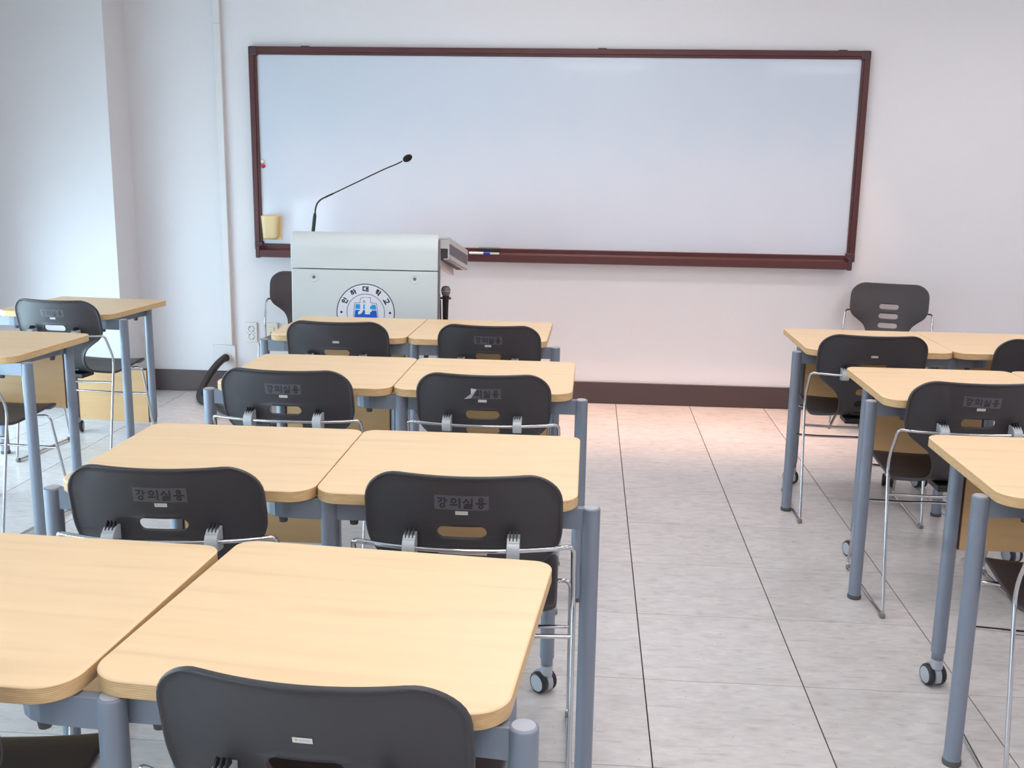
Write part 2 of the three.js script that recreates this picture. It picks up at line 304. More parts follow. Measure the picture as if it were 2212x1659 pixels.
SPOT_X.forEach((x, i) => {
  const g = thing('downlight', `small round warm downlight above the whiteboard wall, ${['first', 'second', 'third', 'fourth', 'fifth', 'sixth', 'seventh', 'eighth', 'ninth', 'tenth', 'eleventh', 'twelfth', 'thirteenth', 'fourteenth'][i]} from the windows`, 'downlight', [x, CEIL, SPOT_Z], 0, 'downlights along the front wall');
  mesh('trim_ring', new THREE.TorusGeometry(0.052, 0.008, 8, 28).rotateX(Math.PI / 2), M.lampBody, g);
  mesh('lamp_lens', cyl(0.045, 0.045, -0.006, -0.001), M.spotGlow, g);
  const s = new THREE.SpotLight(SPOT_COLOR, SPOT_CD, 0, 0.38, 1.0, 2); s.position.set(0, -0.02, 0); s.target.position.set(0, -1, 0.04); s.castShadow = true; s.shadow.radius = 1.2; s.name = 'downlight_light'; g.add(s); g.add(s.target); s.target.name = 'downlight_target';
});

// ---------------------------------------------------------------- whiteboard and what hangs on or lies in it
{
  const B = thing('whiteboard', 'long whiteboard in a dark red-brown frame on the front wall', 'whiteboard', [0, 0, ZW]);
  const x0 = -2.229, x1 = 1.365, y0 = 0.905, y1 = 2.094, f = 0.046;
  mesh('writing_surface', box(x0 + 0.02, x1 - 0.02, y0 + 0.02, y1 - 0.02, 0.004, 0.018), M.board, B);
  const rail = (a, b, vert) => {                     // stepped aluminium section
    if (vert) return merge([rbox(a, b, y0 + 0.03, y1 - 0.03, 0.002, 0.03, 0.004), rbox(a + (a < 0 ? -0.0 : 0.014), b + (a < 0 ? -0.014 : 0.0), y0 + 0.03, y1 - 0.03, 0.02, 0.038, 0.004)]);
    return merge([rbox(x0 + 0.03, x1 - 0.03, a, b, 0.002, 0.03, 0.004), rbox(x0 + 0.03, x1 - 0.03, a + 0.014, b, 0.02, 0.038, 0.004)]);
  };
  mesh('frame_rail', rail(y1 - f, y1, false), M.frame, B);
  mesh('frame_rail', rbox(x0 + 0.03, x1 - 0.03, y0, y0 + 0.036, 0.002, 0.034, 0.004), M.frame, B);
  mesh('frame_stile', rail(x0, x0 + f, true), M.frame, B);
  mesh('frame_stile', rail(x1 - f, x1, true), M.frame, B);
  for (const [cx, cy] of [[x0, y1 - 0.052], [x1 - 0.052, y1 - 0.052], [x0, y0 - 0.002], [x1 - 0.052, y0 - 0.002]]) mesh('corner_cap', rbox(cx - 0.001, cx + 0.053, cy, cy + 0.053, 0.0, 0.04, 0.008, 3), M.frameCap, B);
  const tray = extrudeX([[0.03, 0.925], [0.038, 0.905], [0.075, 0.9], [0.082, 0.906], [0.086, 0.906], [0.088, 0.866], [0.08, 0.862], [0.03, 0.868]], x0 + 0.035, x1 - 0.045);
  mesh('pen_tray', tray, M.frame, B);
  for (const s of [x0 + 0.02, x1 - 0.05]) mesh('tray_end_cap', rbox(s, s + 0.025, 0.858, 0.93, 0.03, 0.092, 0.004), M.frameCap, B);
  for (const hx of [-1.89, -0.15, 1.21]) mesh('hanger_clip', rbox(hx - 0.025, hx + 0.025, y1 - 0.004, y1 + 0.005, 0.002, 0.03, 0.003), M.frameCap, B);
  // magnets, cup, eraser, marker
  const mag = (x, y, r, m, l) => { const q = single('magnet', new THREE.LatheGeometry([[0, 0], [r, 0], [r * 1.02, r * 0.35], [r * 0.8, r * 0.85], [r * 0.35, r * 1.05], [0, r * 1.08]].map((p) => new THREE.Vector2(...p)), 20).rotateX(Math.PI / 2), m, l, 'magnet'); q.position.set(x, y, ZW + 0.0185); };
  mag(-2.166, 1.404, 0.0125, M.red, 'red round magnet at the left edge of the whiteboard');
  mag(-2.169, 1.430, 0.0115, M.white, 'white round magnet just above the red one on the whiteboard');
  const cup = thing('marker_cup', 'cream plastic marker cup on lower left of the whiteboard', 'cup', [-2.125, 0.968, ZW + 0.0185]);
  const prof = (t, inn) => { const w = 0.046 + 0.012 * t - inn, d = 0.04 + 0.016 * t - inn, p = [[-w, 0]]; for (let k = 0; k <= 18; k++) { const a = Math.PI - k / 18 * Math.PI, c = Math.cos(a), n = Math.sin(a); p.push([Math.sign(c) * Math.pow(Math.abs(c), 0.5) * w, Math.pow(Math.max(0, n), 0.5) * d]); } p.push([w, 0]); return p; };
  const ring = (t, inn, y) => prof(t, inn).map(([x, z]) => [x - 0.004 * (1 - t), y, z]);
  const rings = [ring(0, 0.02, 0), ring(0, 0.008, 0.002), ring(0, 0.002, 0.008), ring(0.12, 0, 0.018), ring(0.5, 0, 0.07), ring(1, 0, 0.139), ring(1, 0.0015, 0.1415), ring(1, 0.0035, 0.139), ring(0.2, 0.0035, 0.02)];
  const pos = [], idx = [], n = rings[0].length;
  rings.forEach((r) => r.forEach((p) => pos.push(...p)));
  for (let i = 0; i < rings.length - 1; i++) for (let k = 0; k < n; k++) { const a = i * n + k, b = i * n + (k + 1) % n; idx.push(a, b, a + n, b, b + n, a + n); }
  for (const i of [0, rings.length - 1]) for (let k = 1; k < n - 1; k++) idx.push(i * n, i * n + k, i * n + k + 1);
  const cg = new THREE.BufferGeometry(); cg.setAttribute('position', new THREE.Float32BufferAttribute(pos, 3)); cg.setIndex(idx); cg.computeVertexNormals();
  mesh('cup_body', cg, M.cream, cup);
  mesh('back_plate', rbox(-0.057, 0.063, -0.003, 0.142, -0.002, 0.006, 0.004), M.cream, cup);
  const er = thing('board_eraser', 'black board eraser with white felt on the whiteboard tray', 'eraser', [-0.79, 0.9075, ZW + 0.056]);
  mesh('eraser_back', rbox(-0.066, 0.066, 0.012, 0.038, -0.017, 0.019, 0.007, 3), M.black, er);
  mesh('felt_pad', rbox(-0.067, 0.063, -0.001, 0.012, -0.016, 0.018, 0.002), M.white, er);
  const mk = thing('board_marker', 'white marker with blue cap lying beside the board eraser', 'marker', [-0.838, 0.9145, ZW + 0.084]);
  mesh('barrel', new THREE.CylinderGeometry(0.0075, 0.0075, 0.085, 16).rotateZ(Math.PI / 2).translate(-0.025, 0, 0), M.white, mk);
  mesh('cap', new THREE.CylinderGeometry(0.007, 0.0082, 0.04, 16).rotateZ(Math.PI / 2).translate(0.036, 0, 0), M.blue, mk);
  mesh('end_plug', new THREE.CylinderGeometry(0.006, 0.006, 0.006, 16).rotateZ(Math.PI / 2).translate(-0.07, 0, 0), M.blue, mk);
}

// ---------------------------------------------------------------- wall fittings left of the board
{
  const rw = thing('cable_raceway', 'white cable raceway running up the front wall beside the whiteboard', 'cable raceway', [0, 0, ZW]);
  mesh('cover', rbox(-2.437, -2.397, 0.305, CEIL, 0, 0.03, 0.003), M.raceway, rw);
  mesh('joint_sleeve', rbox(-2.4375, -2.3965, 2.22, 2.224, 0.0005, 0.0306, 0.0004, 1), M.socket, rw);
  const jb = thing('junction_plate', 'white square cover plate at the foot of the raceway', 'cover plate', [0, 0, ZW]);
  mesh('plate', rbox(-2.53, -2.385, 0.136, 0.302, 0, 0.016, 0.003), M.raceway, jb);
  for (const [sx, sy] of [[-2.522, 0.295], [-2.393, 0.295], [-2.522, 0.2], [-2.393, 0.2]]) mesh('screw', new THREE.CylinderGeometry(0.003, 0.003, 0.003, 10).rotateX(Math.PI / 2).translate(sx, sy, 0.017), M.socket, jb);
  mesh('collar', new THREE.TorusGeometry(0.028, 0.006, 10, 28).translate(-2.445, 0.222, 0.018), M.raceway, jb);
  // corrugated hose: out of the plate, down to the floor, back under the desks
  const ctl = [V(-2.445, 0.222, ZW + 0.012), V(-2.455, 0.215, ZW + 0.07), V(-2.485, 0.17, ZW + 0.14), V(-2.512, 0.10, ZW + 0.22), V(-2.515, 0.045, ZW + 0.3), V(-2.48, 0.026, ZW + 0.37), V(-2.37, 0.024, ZW + 0.45), V(-2.24, 0.024, ZW + 0.62), V(-2.02, 0.024, ZW + 0.8), V(-1.73, 0.024, ZW + 0.9)];
  const N = 190, pts = new THREE.CatmullRomCurve3(ctl).getSpacedPoints(N), rr = pts.map((_, i) => (i % 2 ? 0.0225 : 0.0205));
  single('cable_hose', sweep(pts, rr, 14), M.hose, 'black corrugated cable hose bending from the wall plate to the floor', 'hose');
  const o = thing('power_outlet', 'white double power outlet on the front wall beside the raceway', 'outlet', [-2.279, 0.385, ZW]);
  mesh('plate', rbox(-0.037, 0.037, -0.063, 0.063, 0, 0.012, 0.004), M.white, o);
  for (const dy of [0.022, -0.026]) {
    const s = mesh('socket', new THREE.LatheGeometry([[0, -0.004], [0.017, -0.004], [0.0175, 0.003], [0.0195, 0.003], [0.02, 0]].map((p) => new THREE.Vector2(...p)), 24).rotateX(Math.PI / 2).translate(0, dy, 0.0125), M.socket, o);
    for (const a of [0.75, 0.75 + Math.PI]) mesh('pin_hole', new THREE.CylinderGeometry(0.0042, 0.0042, 0.003, 12).rotateX(Math.PI / 2).translate(Math.cos(a) * 0.0095, dy + Math.sin(a) * 0.0095, 0.0095), M.hole, s);
    for (const a of [2.3, 5.44]) mesh('earth_clip', box(-0.003, 0.003, -0.003, 0.003, 0, 0.004).translate(Math.cos(a) * 0.0165, dy + Math.sin(a) * 0.0165, 0.009), M.hole, s);
  }
  for (const sx of [-0.022, 0.022]) mesh('screw', new THREE.CylinderGeometry(0.0026, 0.0026, 0.002, 10).rotateX(Math.PI / 2).translate(sx, -0.002, 0.0125), M.hole, o);
  const d = thing('network_outlet', 'cream network outlet on the wall behind the lectern chair', 'outlet', [-2.147, 0.392, ZW]);
  mesh('plate', rbox(-0.036, 0.036, -0.058, 0.058, 0, 0.01, 0.003), M.ivory, d);
  mesh('insert', rbox(-0.022, 0.014, -0.03, 0.03, 0.008, 0.014, 0.002), M.ivory, d);
  mesh('jack', box(-0.01, 0.004, -0.012, -0.002, 0.012, 0.0146), M.hole, d);
  mesh('side_clip', box(0.028, 0.038, 0.03, 0.056, 0.004, 0.012), M.socket, d);
}

// ---------------------------------------------------------------- lectern
const LEC = { x: -1.32, z: 0.75, turn: 0.1 };
{
  const L = thing('lectern', 'pale grey lectern with round blue emblem in front of the whiteboard', 'lectern', [LEC.x, 0, LEC.z], LEC.turn); L.rotation.z = -0.01; L.position.y = 0.004;
  const hw = 0.367;
  mesh('front_panel', rbox(-hw + 0.003, hw, 0.03, 0.901, -0.045, 0, 0.006, 3), M.lectern, L);
  const hood = [[-0.06, 0.906]]; hood.push([0, 0.906], [0, 1.0]);
  for (let k = 1; k <= 12; k++) { const a = k / 12 * Math.PI * 0.46; hood.push([-0.082 + 0.082 * Math.cos(a), 1.0 + 0.084 * Math.sin(a)]); }
  hood.push([-0.46, 1.02], [-0.47, 0.96], [-0.44, 0.94], [-0.06, 0.94]);
  mesh('hood', extrudeX(hood, -hw, hw, 0.005), M.lectern, L);
  mesh('side_plate', extrudeX([[-0.012, 0.03], [-0.012, 1.0], [-0.03, 1.05], [-0.06, 1.07], [-0.09, 1.066], [-0.09, 0.03]], hw - 0.004, hw + 0.009, 0.002), M.lecternGray, L);
  mesh('body', rbox(-hw + 0.03, hw - 0.004, 0.05, 0.94, -0.46, -0.044, 0.006), M.alu, L);
  mesh('plinth', rbox(-hw + 0.02, hw - 0.02, 0.0, 0.052, -0.47, -0.02, 0.004), M.lecternGray, L);
  for (const sx of [-0.252, 0.252]) {
    const s = mesh('bolt_cup', new THREE.LatheGeometry([[0, -0.006], [0.011, -0.005], [0.014, 0.0005], [0.022, 0.002], [0.0245, 0.0005], [0.025, -0.001]].map((p) => new THREE.Vector2(...p)), 28).rotateX(Math.PI / 2).translate(sx, 0.862, 0.001), M.lectern, L);
    mesh('bolt_head', new THREE.CylinderGeometry(0.0085, 0.0085, 0.004, 6).rotateX(Math.PI / 2).translate(sx, 0.862, 0), M.grille, s);
  }
  const cr = 0.147, em = new THREE.CircleGeometry(cr, 72); mesh('emblem', em.translate(0.006, 0.687, 0.0015), M.emblem, L);
  // sloping wing on the right: a hollow aluminium profile, lower towards the presenter
  const wing = mesh('side_wing', (() => {
    const dy = -0.112, len = 0.62, flare = 0.085;
    const plank = (x0, x1, y0, y1, z0 = 0, z1 = -len) => { const g = box(x0, x1, y0, y1, z1, z0), p = g.attributes.position; for (let i = 0; i < p.count; i++) { const t = p.getZ(i) / -len; p.setY(i, p.getY(i) + dy * t); p.setX(i, p.getX(i) + flare * t * (x1 > 0.05 ? 1 : 0.6)); } g.computeVertexNormals(); return g; };
    return merge([plank(0, 0.056, 0.104, 0.112), plank(0.05, 0.057, 0, 0.112), plank(0.0, 0.05, 0.056, 0.1035, -0.006), plank(0.03, 0.057, 0, 0.006), plank(-0.01, 0.014, -0.03, -0.022), plank(0.004, 0.012, -0.026, 0.056, -0.012)]);
  })(), M.alu, L);
  wing.position.set(hw - 0.002, 0.96, -0.035);
  const shear = (g, o) => { const p = g.attributes.position; for (let i = 0; i < p.count; i++) { const t = p.getZ(i) / -0.62; p.setY(i, p.getY(i) - 0.112 * t); p.setX(i, p.getX(i) + 0.085 * t * o); } g.computeVertexNormals(); return g; };
  mesh('side_inset', shear(rbox(0.0565, 0.0585, 0.028, 0.082, -0.6, -0.004, 0.0008, 1), 1), M.darkInset, wing);
  mesh('cable_channel', shear(box(0.012, 0.049, 0.0, 0.055, -0.61, -0.02), 0.8), M.cavity, wing);
  mesh('wing_screw', new THREE.CylinderGeometry(0.003, 0.003, 0.004, 10).rotateX(Math.PI / 2).translate(0.008, 0.076, -0.005), M.hole, wing);
  // microphone clip arm fixed to the right side
  const arm = mesh('microphone_clip', merge([rbox(hw - 0.006, hw + 0.006, 0.70, 0.765, -0.22, -0.2, 0.003), rbox(hw - 0.002, hw + 0.062, 0.738, 0.748, -0.216, -0.204, 0.002), new THREE.TorusGeometry(0.0175, 0.004, 8, 24, Math.PI * 1.7).rotateX(Math.PI / 2).translate(hw + 0.042, 0.742, -0.21)]), M.black, L);
  L.updateMatrixWorld(true);
  const world = (x, y, z) => L.localToWorld(V(x, y, z));
  const mp = world(hw + 0.042, 0, -0.21);
  const mic = thing('handheld_microphone', 'black handheld microphone held in a clip on the lectern side', 'microphone', [mp.x, 0.55, mp.z]);
  mesh('handle', new THREE.LatheGeometry([[0, 0], [0.0095, 0.002], [0.0105, 0.02], [0.0135, 0.14], [0.0155, 0.185], [0.0185, 0.2], [0.0185, 0.205], [0, 0.206]].map((p) => new THREE.Vector2(...p)), 24), M.black, mic);
  mesh('grille', new THREE.LatheGeometry([[0.015, 0.205], [0.0215, 0.216], [0.0245, 0.228], [0.0245, 0.236], [0.022, 0.247], [0.015, 0.2555], [0, 0.2585]].map((p) => new THREE.Vector2(...p)), 28), M.grille, mic);
  mesh('grille_band', new THREE.TorusGeometry(0.0245, 0.0016, 8, 32).rotateX(Math.PI / 2).translate(0, 0.231, 0), M.grilleBand, mic);
  [[0.004, -0.197], [0.018, -0.205]].forEach(([dx, dz], i) => {
    const a = world(hw + dx + 0.003, 0.735, dz), pts = new THREE.CatmullRomCurve3([a, world(hw + dx + 0.006, 0.6, dz), world(hw + dx + 0.012, 0.35, dz), world(hw + dx + 0.014, 0.1, dz), world(hw + dx + 0.03, 0.006, dz + 0.02 + i * 0.02)]).getSpacedPoints(24);
    single('microphone_cable', sweep(pts, 0.0034, 8), M.black, i ? 'black cable hanging beside the handheld microphone, the one nearer to it' : 'black cable hanging close against the lectern side below the microphone clip', 'cable');
  });
  // gooseneck microphone
  const g = thing('gooseneck_microphone', 'black gooseneck microphone bending right above the lectern', 'microphone', [-1.634, 1.05, 0.5]);
  const P = (x, y, z = 0) => V(x + 1.634, y - 1.05, z);
  mesh('base', sweep([P(-1.637, 1.048), P(-1.632, 1.09), P(-1.623, 1.158), P(-1.6225, 1.164), P(-1.621, 1.172)], [0.0092, 0.0092, 0.0088, 0.0075, 0.005], 14), M.black, g);
  const neck = [P(-1.621, 1.17), P(-1.618, 1.195), P(-1.608, 1.222), P(-1.588, 1.242), P(-1.565, 1.254), P(-1.52, 1.275), P(-1.4, 1.332), P(-1.25, 1.403), P(-1.19, 1.428), P(-1.16, 1.443)];
  const np = new THREE.CatmullRomCurve3(neck).getSpacedPoints(70);
  mesh('neck', sweep(np, np.map((p, i) => (i < 14 ? 0.0042 : i < 20 ? 0.0046 : 0.0032)), 10), M.black, g);
  const hd = new THREE.SphereGeometry(1, 24, 16).scale(0.026, 0.0175, 0.0185).rotateZ(0.52).translate(...P(-1.133, 1.458).toArray());
  mesh('windscreen', hd, std({ color: lin(0.011, 0.011, 0.012), roughness: 0.95, bumpMap: rep(grainTex, 4, 4), bumpScale: 0.0006 }), g);
}

// ---------------------------------------------------------------- student desks
const DW = 0.585, DD = 0.56, DH = 0.72;
function outline(w, d, rFront, rRear) {             // rounded rectangle in x, z; near side is +z
  const pts = [], c = (cx, cz, r, a0) => { const n = r > 0.015 ? 10 : 3; for (let k = 0; k <= n; k++) { const a = a0 + k / n * Math.PI / 2; pts.push([cx + Math.cos(a) * r, cz + Math.sin(a) * r]); } };
  c(w / 2 - rFront, d / 2 - rFront, rFront, 0); c(-w / 2 + rFront, d / 2 - rFront, rFront, Math.PI / 2);
  c(-w / 2 + rRear, -d / 2 + rRear, rRear, Math.PI); c(w / 2 - rRear, -d / 2 + rRear, rRear, Math.PI * 1.5); return pts;
}
function topGeos(rRear) {
  const rings = [[0.004, DH], [0.0012, DH - 0.0008], [0, DH - 0.003]], pos = [], idx = [], uv = [];
  const ol = (ins) => outline(DW - 2 * ins, DD - 2 * ins, 0.058 - ins, rRear - Math.min(ins, rRear * 0.8));
  const n = ol(0).length; rings.forEach(([i, y]) => ol(i).forEach(([x, z]) => { pos.push(x, y, z); uv.push(x, z); }));
  for (let r = 0; r < 2; r++) for (let k = 0; k < n; k++) { const a = r * n + k, b = r * n + (k + 1) % n; idx.push(a, b, a + n, b, b + n, a + n); }
  const c = pos.length / 3; pos.push(0, DH, 0); uv.push(0, 0); for (let k = 0; k < n; k++) idx.push(c, (k + 1) % n, k);
  const top = new THREE.BufferGeometry(); top.setAttribute('position', new THREE.Float32BufferAttribute(pos, 3)); top.setAttribute('uv', new THREE.Float32BufferAttribute(uv, 2)); top.setIndex(idx); top.computeVertexNormals();
  const ep = [], eu = [], ei = [], o = ol(0), o2 = ol(0.003); let per = 0;
  for (let k = 0; k <= n; k++) { const [x, z] = o[k % n], [x2, z2] = o2[k % n]; if (k) per += Math.hypot(x - o[k - 1][0], z - o[k - 1][1]); ep.push(x, DH - 0.003, z, x, DH - 0.026, z, x2, DH - 0.0285, z2); eu.push(per * 4, 1, per * 4, 0.08, per * 4, 0.0); }
  for (let k = 0; k < n; k++) for (let r = 0; r < 2; r++) { const a = k * 3 + r, b = a + 3; ei.push(a, b, a + 1, b, b + 1, a + 1); }
  const cb = ep.length / 3; ep.push(0, DH - 0.0285, 0); eu.push(0, 0); for (let k = 0; k < n; k++) ei.push(cb, k * 3 + 2, (k + 1) * 3 + 2);
  const edge = new THREE.BufferGeometry(); edge.setAttribute('position', new THREE.Float32BufferAttribute(ep, 3)); edge.setAttribute('uv', new THREE.Float32BufferAttribute(eu, 2)); edge.setIndex(ei); edge.computeVertexNormals();
  return { top, edge };
}
const TOPS = { round: topGeos(0.036), square: topGeos(0.006) };
const legGeo = new THREE.LatheGeometry([[0, 0.004], [0.0195, 0.004], [0.0205, 0.008], [0.0205, 0.688], [0.0195, 0.6905], [0.0165, 0.6912], [0, 0.6912]].map((p) => new THREE.Vector2(...p)), 28);
const capGeo = new THREE.LatheGeometry([[0.0162, 0.691], [0.0158, 0.6925], [0, 0.6928]].map((p) => new THREE.Vector2(...p)), 28);
const footGeo = new THREE.LatheGeometry([[0, 0], [0.0215, 0], [0.0228, 0.003], [0.0225, 0.012], [0.0205, 0.014]].map((p) => new THREE.Vector2(...p)), 24);
const rearGeo = new THREE.LatheGeometry([[0, 0.083], [0.0165, 0.083], [0.0165, 0.101], [0.0172, 0.102], [0.0172, 0.104], [0.0195, 0.105], [0.0195, 0.6905], [0, 0.6905]].map((p) => new THREE.Vector2(...p)), 24);
const wheelGeo = new THREE.LatheGeometry([[0.012, -0.0085], [0.026, -0.0085], [0.0305, -0.004], [0.0305, 0.004], [0.0265, 0.0085], [0.0235, 0.009]].map((p) => new THREE.Vector2(...p)), 28).rotateZ(-Math.PI / 2);
const hubGeo = new THREE.LatheGeometry([[0, 0.0098], [0.018, 0.0094], [0.0238, 0.0085]].map((p) => new THREE.Vector2(...p)), 28).rotateZ(-Math.PI / 2);
const hoodGeo = merge([extrudeX((() => { const p = []; for (let k = 0; k <= 14; k++) { const a = -0.5 + k / 14 * 3.2; p.push([Math.cos(a) * 0.034 - 0.002, 0.031 + Math.sin(a) * 0.034]); } for (let k = 14; k >= 0; k--) { const a = -0.5 + k / 14 * 3.2; p.push([Math.cos(a) * 0.02 - 0.002, 0.031 + Math.sin(a) * 0.02]); } return p; })(), -0.0085, 0.0085), cyl(0.0165, 0.0165, 0.055, 0.084, 0, 0.012)]);
const axleGeo = new THREE.CylinderGeometry(0.008, 0.008, 0.03, 14).rotateZ(Math.PI / 2).translate(0, 0.0308, 0);
function bowGeo(s, fx, fz, rx, rz) {                 // flat curved arm from front leg, in under the top, back to the rear leg
  const pts = filletPath([V(fx, 0, fz), V(fx - s * 0.14, 0, fz - 0.004), V(fx - s * 0.15, 0, fz - 0.2), V(rx - s * 0.03, 0, rz + 0.02), V(rx, 0, rz)], [0.085, 0.1, 0.03]);
  const A = [], B = [], th = 0.008;
  pts.forEach((p, i) => { const t = pts[Math.min(i + 1, pts.length - 1)].clone().sub(pts[Math.max(i - 1, 0)]).normalize(); A.push([p.x - t.z * th, p.z + t.x * th]); B.push([p.x + t.z * th, p.z - t.x * th]); });
  const loop = [...A, ...B.reverse()], sh = new THREE.Shape(loop.map(([x, z]) => new THREE.Vector2(x, -z)));
  return new THREE.ExtrudeGeometry(sh, { depth: 0.046, bevelEnabled: true, bevelSize: 0.0015, bevelThickness: 0.0015, bevelSegments: 2 }).rotateX(-Math.PI / 2).translate(0, 0.643, 0);
}
function addCaster(D, x, z, yaw) {
  const c = new THREE.Group(); c.name = 'caster'; c.position.set(x, 0, z); D.add(c); c.rotation.y = yaw; const off = -0.012;
  for (const s of [-1, 1]) {
    const w = mesh('wheel', wheelGeo, M.black, c); w.position.set(s * 0.0178, 0.0308, off); if (s < 0) w.rotation.y = Math.PI;
    const h = mesh('hub_cap', hubGeo, M.hub, c); h.position.copy(w.position); h.rotation.copy(w.rotation);
  }
  const hd = mesh('caster_hood', hoodGeo, M.hub, c); hd.position.z = off; const ax = mesh('axle', axleGeo, M.rubber, c); ax.position.z = off;
}
const tapeGeo = (() => {                              // clear tape round the rear leg and over the panel edge
  const out = [[-0.03, -0.0105], [0.0, -0.0105]]; const p = []; for (let k = 0; k <= 8; k++) { const a = Math.PI * (0.95 - 0.9 * k / 8); p.push([Math.cos(a) * 0.0205, Math.sin(a) * 0.0205]); } p.push([0.05, 0.0095]);
  const pos = [], idx = []; p.forEach(([x, z]) => pos.push(x, 0.395, z, x, 0.432, z)); for (let i = 0; i < p.length - 1; i++) idx.push(i * 2, i * 2 + 2, i * 2 + 1, i * 2 + 1, i * 2 + 2, i * 2 + 3);
  const g = new THREE.BufferGeometry(); g.setAttribute('position', new THREE.Float32BufferAttribute(pos, 3)); g.setIndex(idx); g.computeVertexNormals(); return g;
})();
let deskCount = 0;
function desk(x, zMid, turn, label, o = {}) {
  const D = thing('student_desk', label, 'desk', [x, 0, zMid], turn), k = deskCount++ % 4;
  const { rear = 'round', legBack = 0.05, legOut = 0.03, left = true, right = true, panelDrop = 0, tape = [], yaws = [0.35, -0.3], wide = 1 } = o; D.scale.x = wide;
  const t = TOPS[rear]; mesh('tabletop', t.top, M.wood[k], D); mesh('edge_band', t.edge, M.edge, D);
  const rx = DW / 2 - 0.074, rz = -DD / 2 + 0.06, fz = DD / 2 - legBack;
  for (const s of [-1, 1]) {
    const own = s < 0 ? left : right, fx = s * (DW / 2 + legOut), shared = !own ? s * (DW / 2 - legOut) : fx;
    if (own) {
      const l = mesh('front_leg', legGeo, M.steel, D); l.position.set(fx, 0, fz);
      const c = mesh('end_cap', capGeo, M.cap, l), f = mesh('rubber_foot', footGeo, M.rubber, l);
    }
    const b = mesh('bracket', bowGeo(s, own ? fx - s * 0.012 : shared - s * 0.012, fz, s * rx, rz), M.steel, D);
    for (const [kx, kz] of [[fx - s * 0.11, fz - 0.01], [s * rx - s * 0.03, rz + 0.07]]) mesh('screw_knob', cyl(0.009, 0.011, 0.628, 0.643, kx, kz, 14), M.rubber, b);
    const r = mesh('rear_leg', rearGeo, M.steel, D); r.position.set(s * rx, 0, rz);
    addCaster(D, s * rx, rz, s < 0 ? yaws[0] : yaws[1]);
  }
  const pw = rx - 0.024, y0 = 0.412 - panelDrop, y1 = 0.69 - panelDrop, pn = mesh('modesty_panel', (() => { const g = box(-pw, pw, y0, y1, rz - 0.008, rz + 0.008), p = g.attributes.position, uv = g.attributes.uv; for (let i = 0; i < p.count; i++) uv.setXY(i, p.getX(i), p.getY(i)); return g; })(), M.panel, D);
  for (const s of [-1, 1]) mesh('panel_edge', box(s > 0 ? pw : -pw - 0.003, s > 0 ? pw + 0.003 : -pw, y0, y1, rz - 0.008, rz + 0.008), M.panelEdge, pn);
  for (const s of tape) { const m = mesh('clear_tape', tapeGeo, M.film, D); m.position.set(s * rx, y0 - 0.395 - 0.006, rz); if (s > 0) m.scale.x = -1; }
  return D;
}
const half = DW / 2;
// middle column, pairs from the front of the picture to the lectern
desk(-0.562, 4.366, -0.08, 'maple-top desk nearest the camera, with the chair without tape label pushed in', { left: false, legOut: 0.02, legBack: 0.032, wide: 1.03 });
desk(-1.169, 4.365, -0.05, 'maple-top desk cut off by the lower left corner of the picture', { legOut: 0.045, legBack: 0.045 });
desk(-0.493, 3.475, 0.0, 'right desk of the middle column pair, second row from the camera', { left: false, tape: [-1], yaws: [0.4, 0.8] });
desk(-1.081, 3.476, 0.0, 'left desk of the middle column pair, second row from the camera', {});
desk(-0.523, 2.382, -0.005, 'right desk of the middle column pair, third row from the camera', { left: false });
desk(-1.111, 2.385, -0.005, 'left desk of the middle column pair, third row from the camera', {});
desk(-0.938 + half, 1.392, -0.01, 'right desk of the pair standing right in front of the lectern', { left: false, rear: 'square', legOut: 0.035 });
desk(-0.942 - half, 1.388, -0.012, 'left desk of the pair standing right in front of the lectern', { rear: 'square' });
// right column
desk(0.705 + half, 1.392, 0.0, 'aisle-side desk of the right column, the row nearest the whiteboard', { rear: 'square', legBack: 0.108, legOut: 0.021 });
desk(1.293 + half, 1.385, 0.0, 'desk at the right picture edge, in the row nearest the whiteboard', { rear: 'square', left: false, legBack: 0.108, legOut: 0.021 });
desk(0.766 + half, 2.318, 0.0, 'aisle-side desk of the right column, middle one of three rows', { legBack: 0.106, legOut: 0.019 });
desk(1.354 + half, 2.316, 0.0, 'desk just beyond the right picture edge beside the middle aisle-side desk', { left: false, legBack: 0.106, legOut: 0.019 });
desk(0.75 + half, 3.325, 0.0, 'aisle-side desk of the right column nearest the camera, clear tape on its rear leg', { legBack: 0.095, legOut: 0.012, tape: [-1], yaws: [0.25, 0.6] });
// left column by the windows
desk(-2.686, 0.928, -0.083, 'window-side desk next to the pillar with its wood panel slipped low', { rear: 'square', panelDrop: 0.335, tape: [1], legOut: 0.042 });
desk(-2.552, 2.028, -0.066, 'window-side desk cut by the left picture edge, second from the pillar', { tape: [1] });

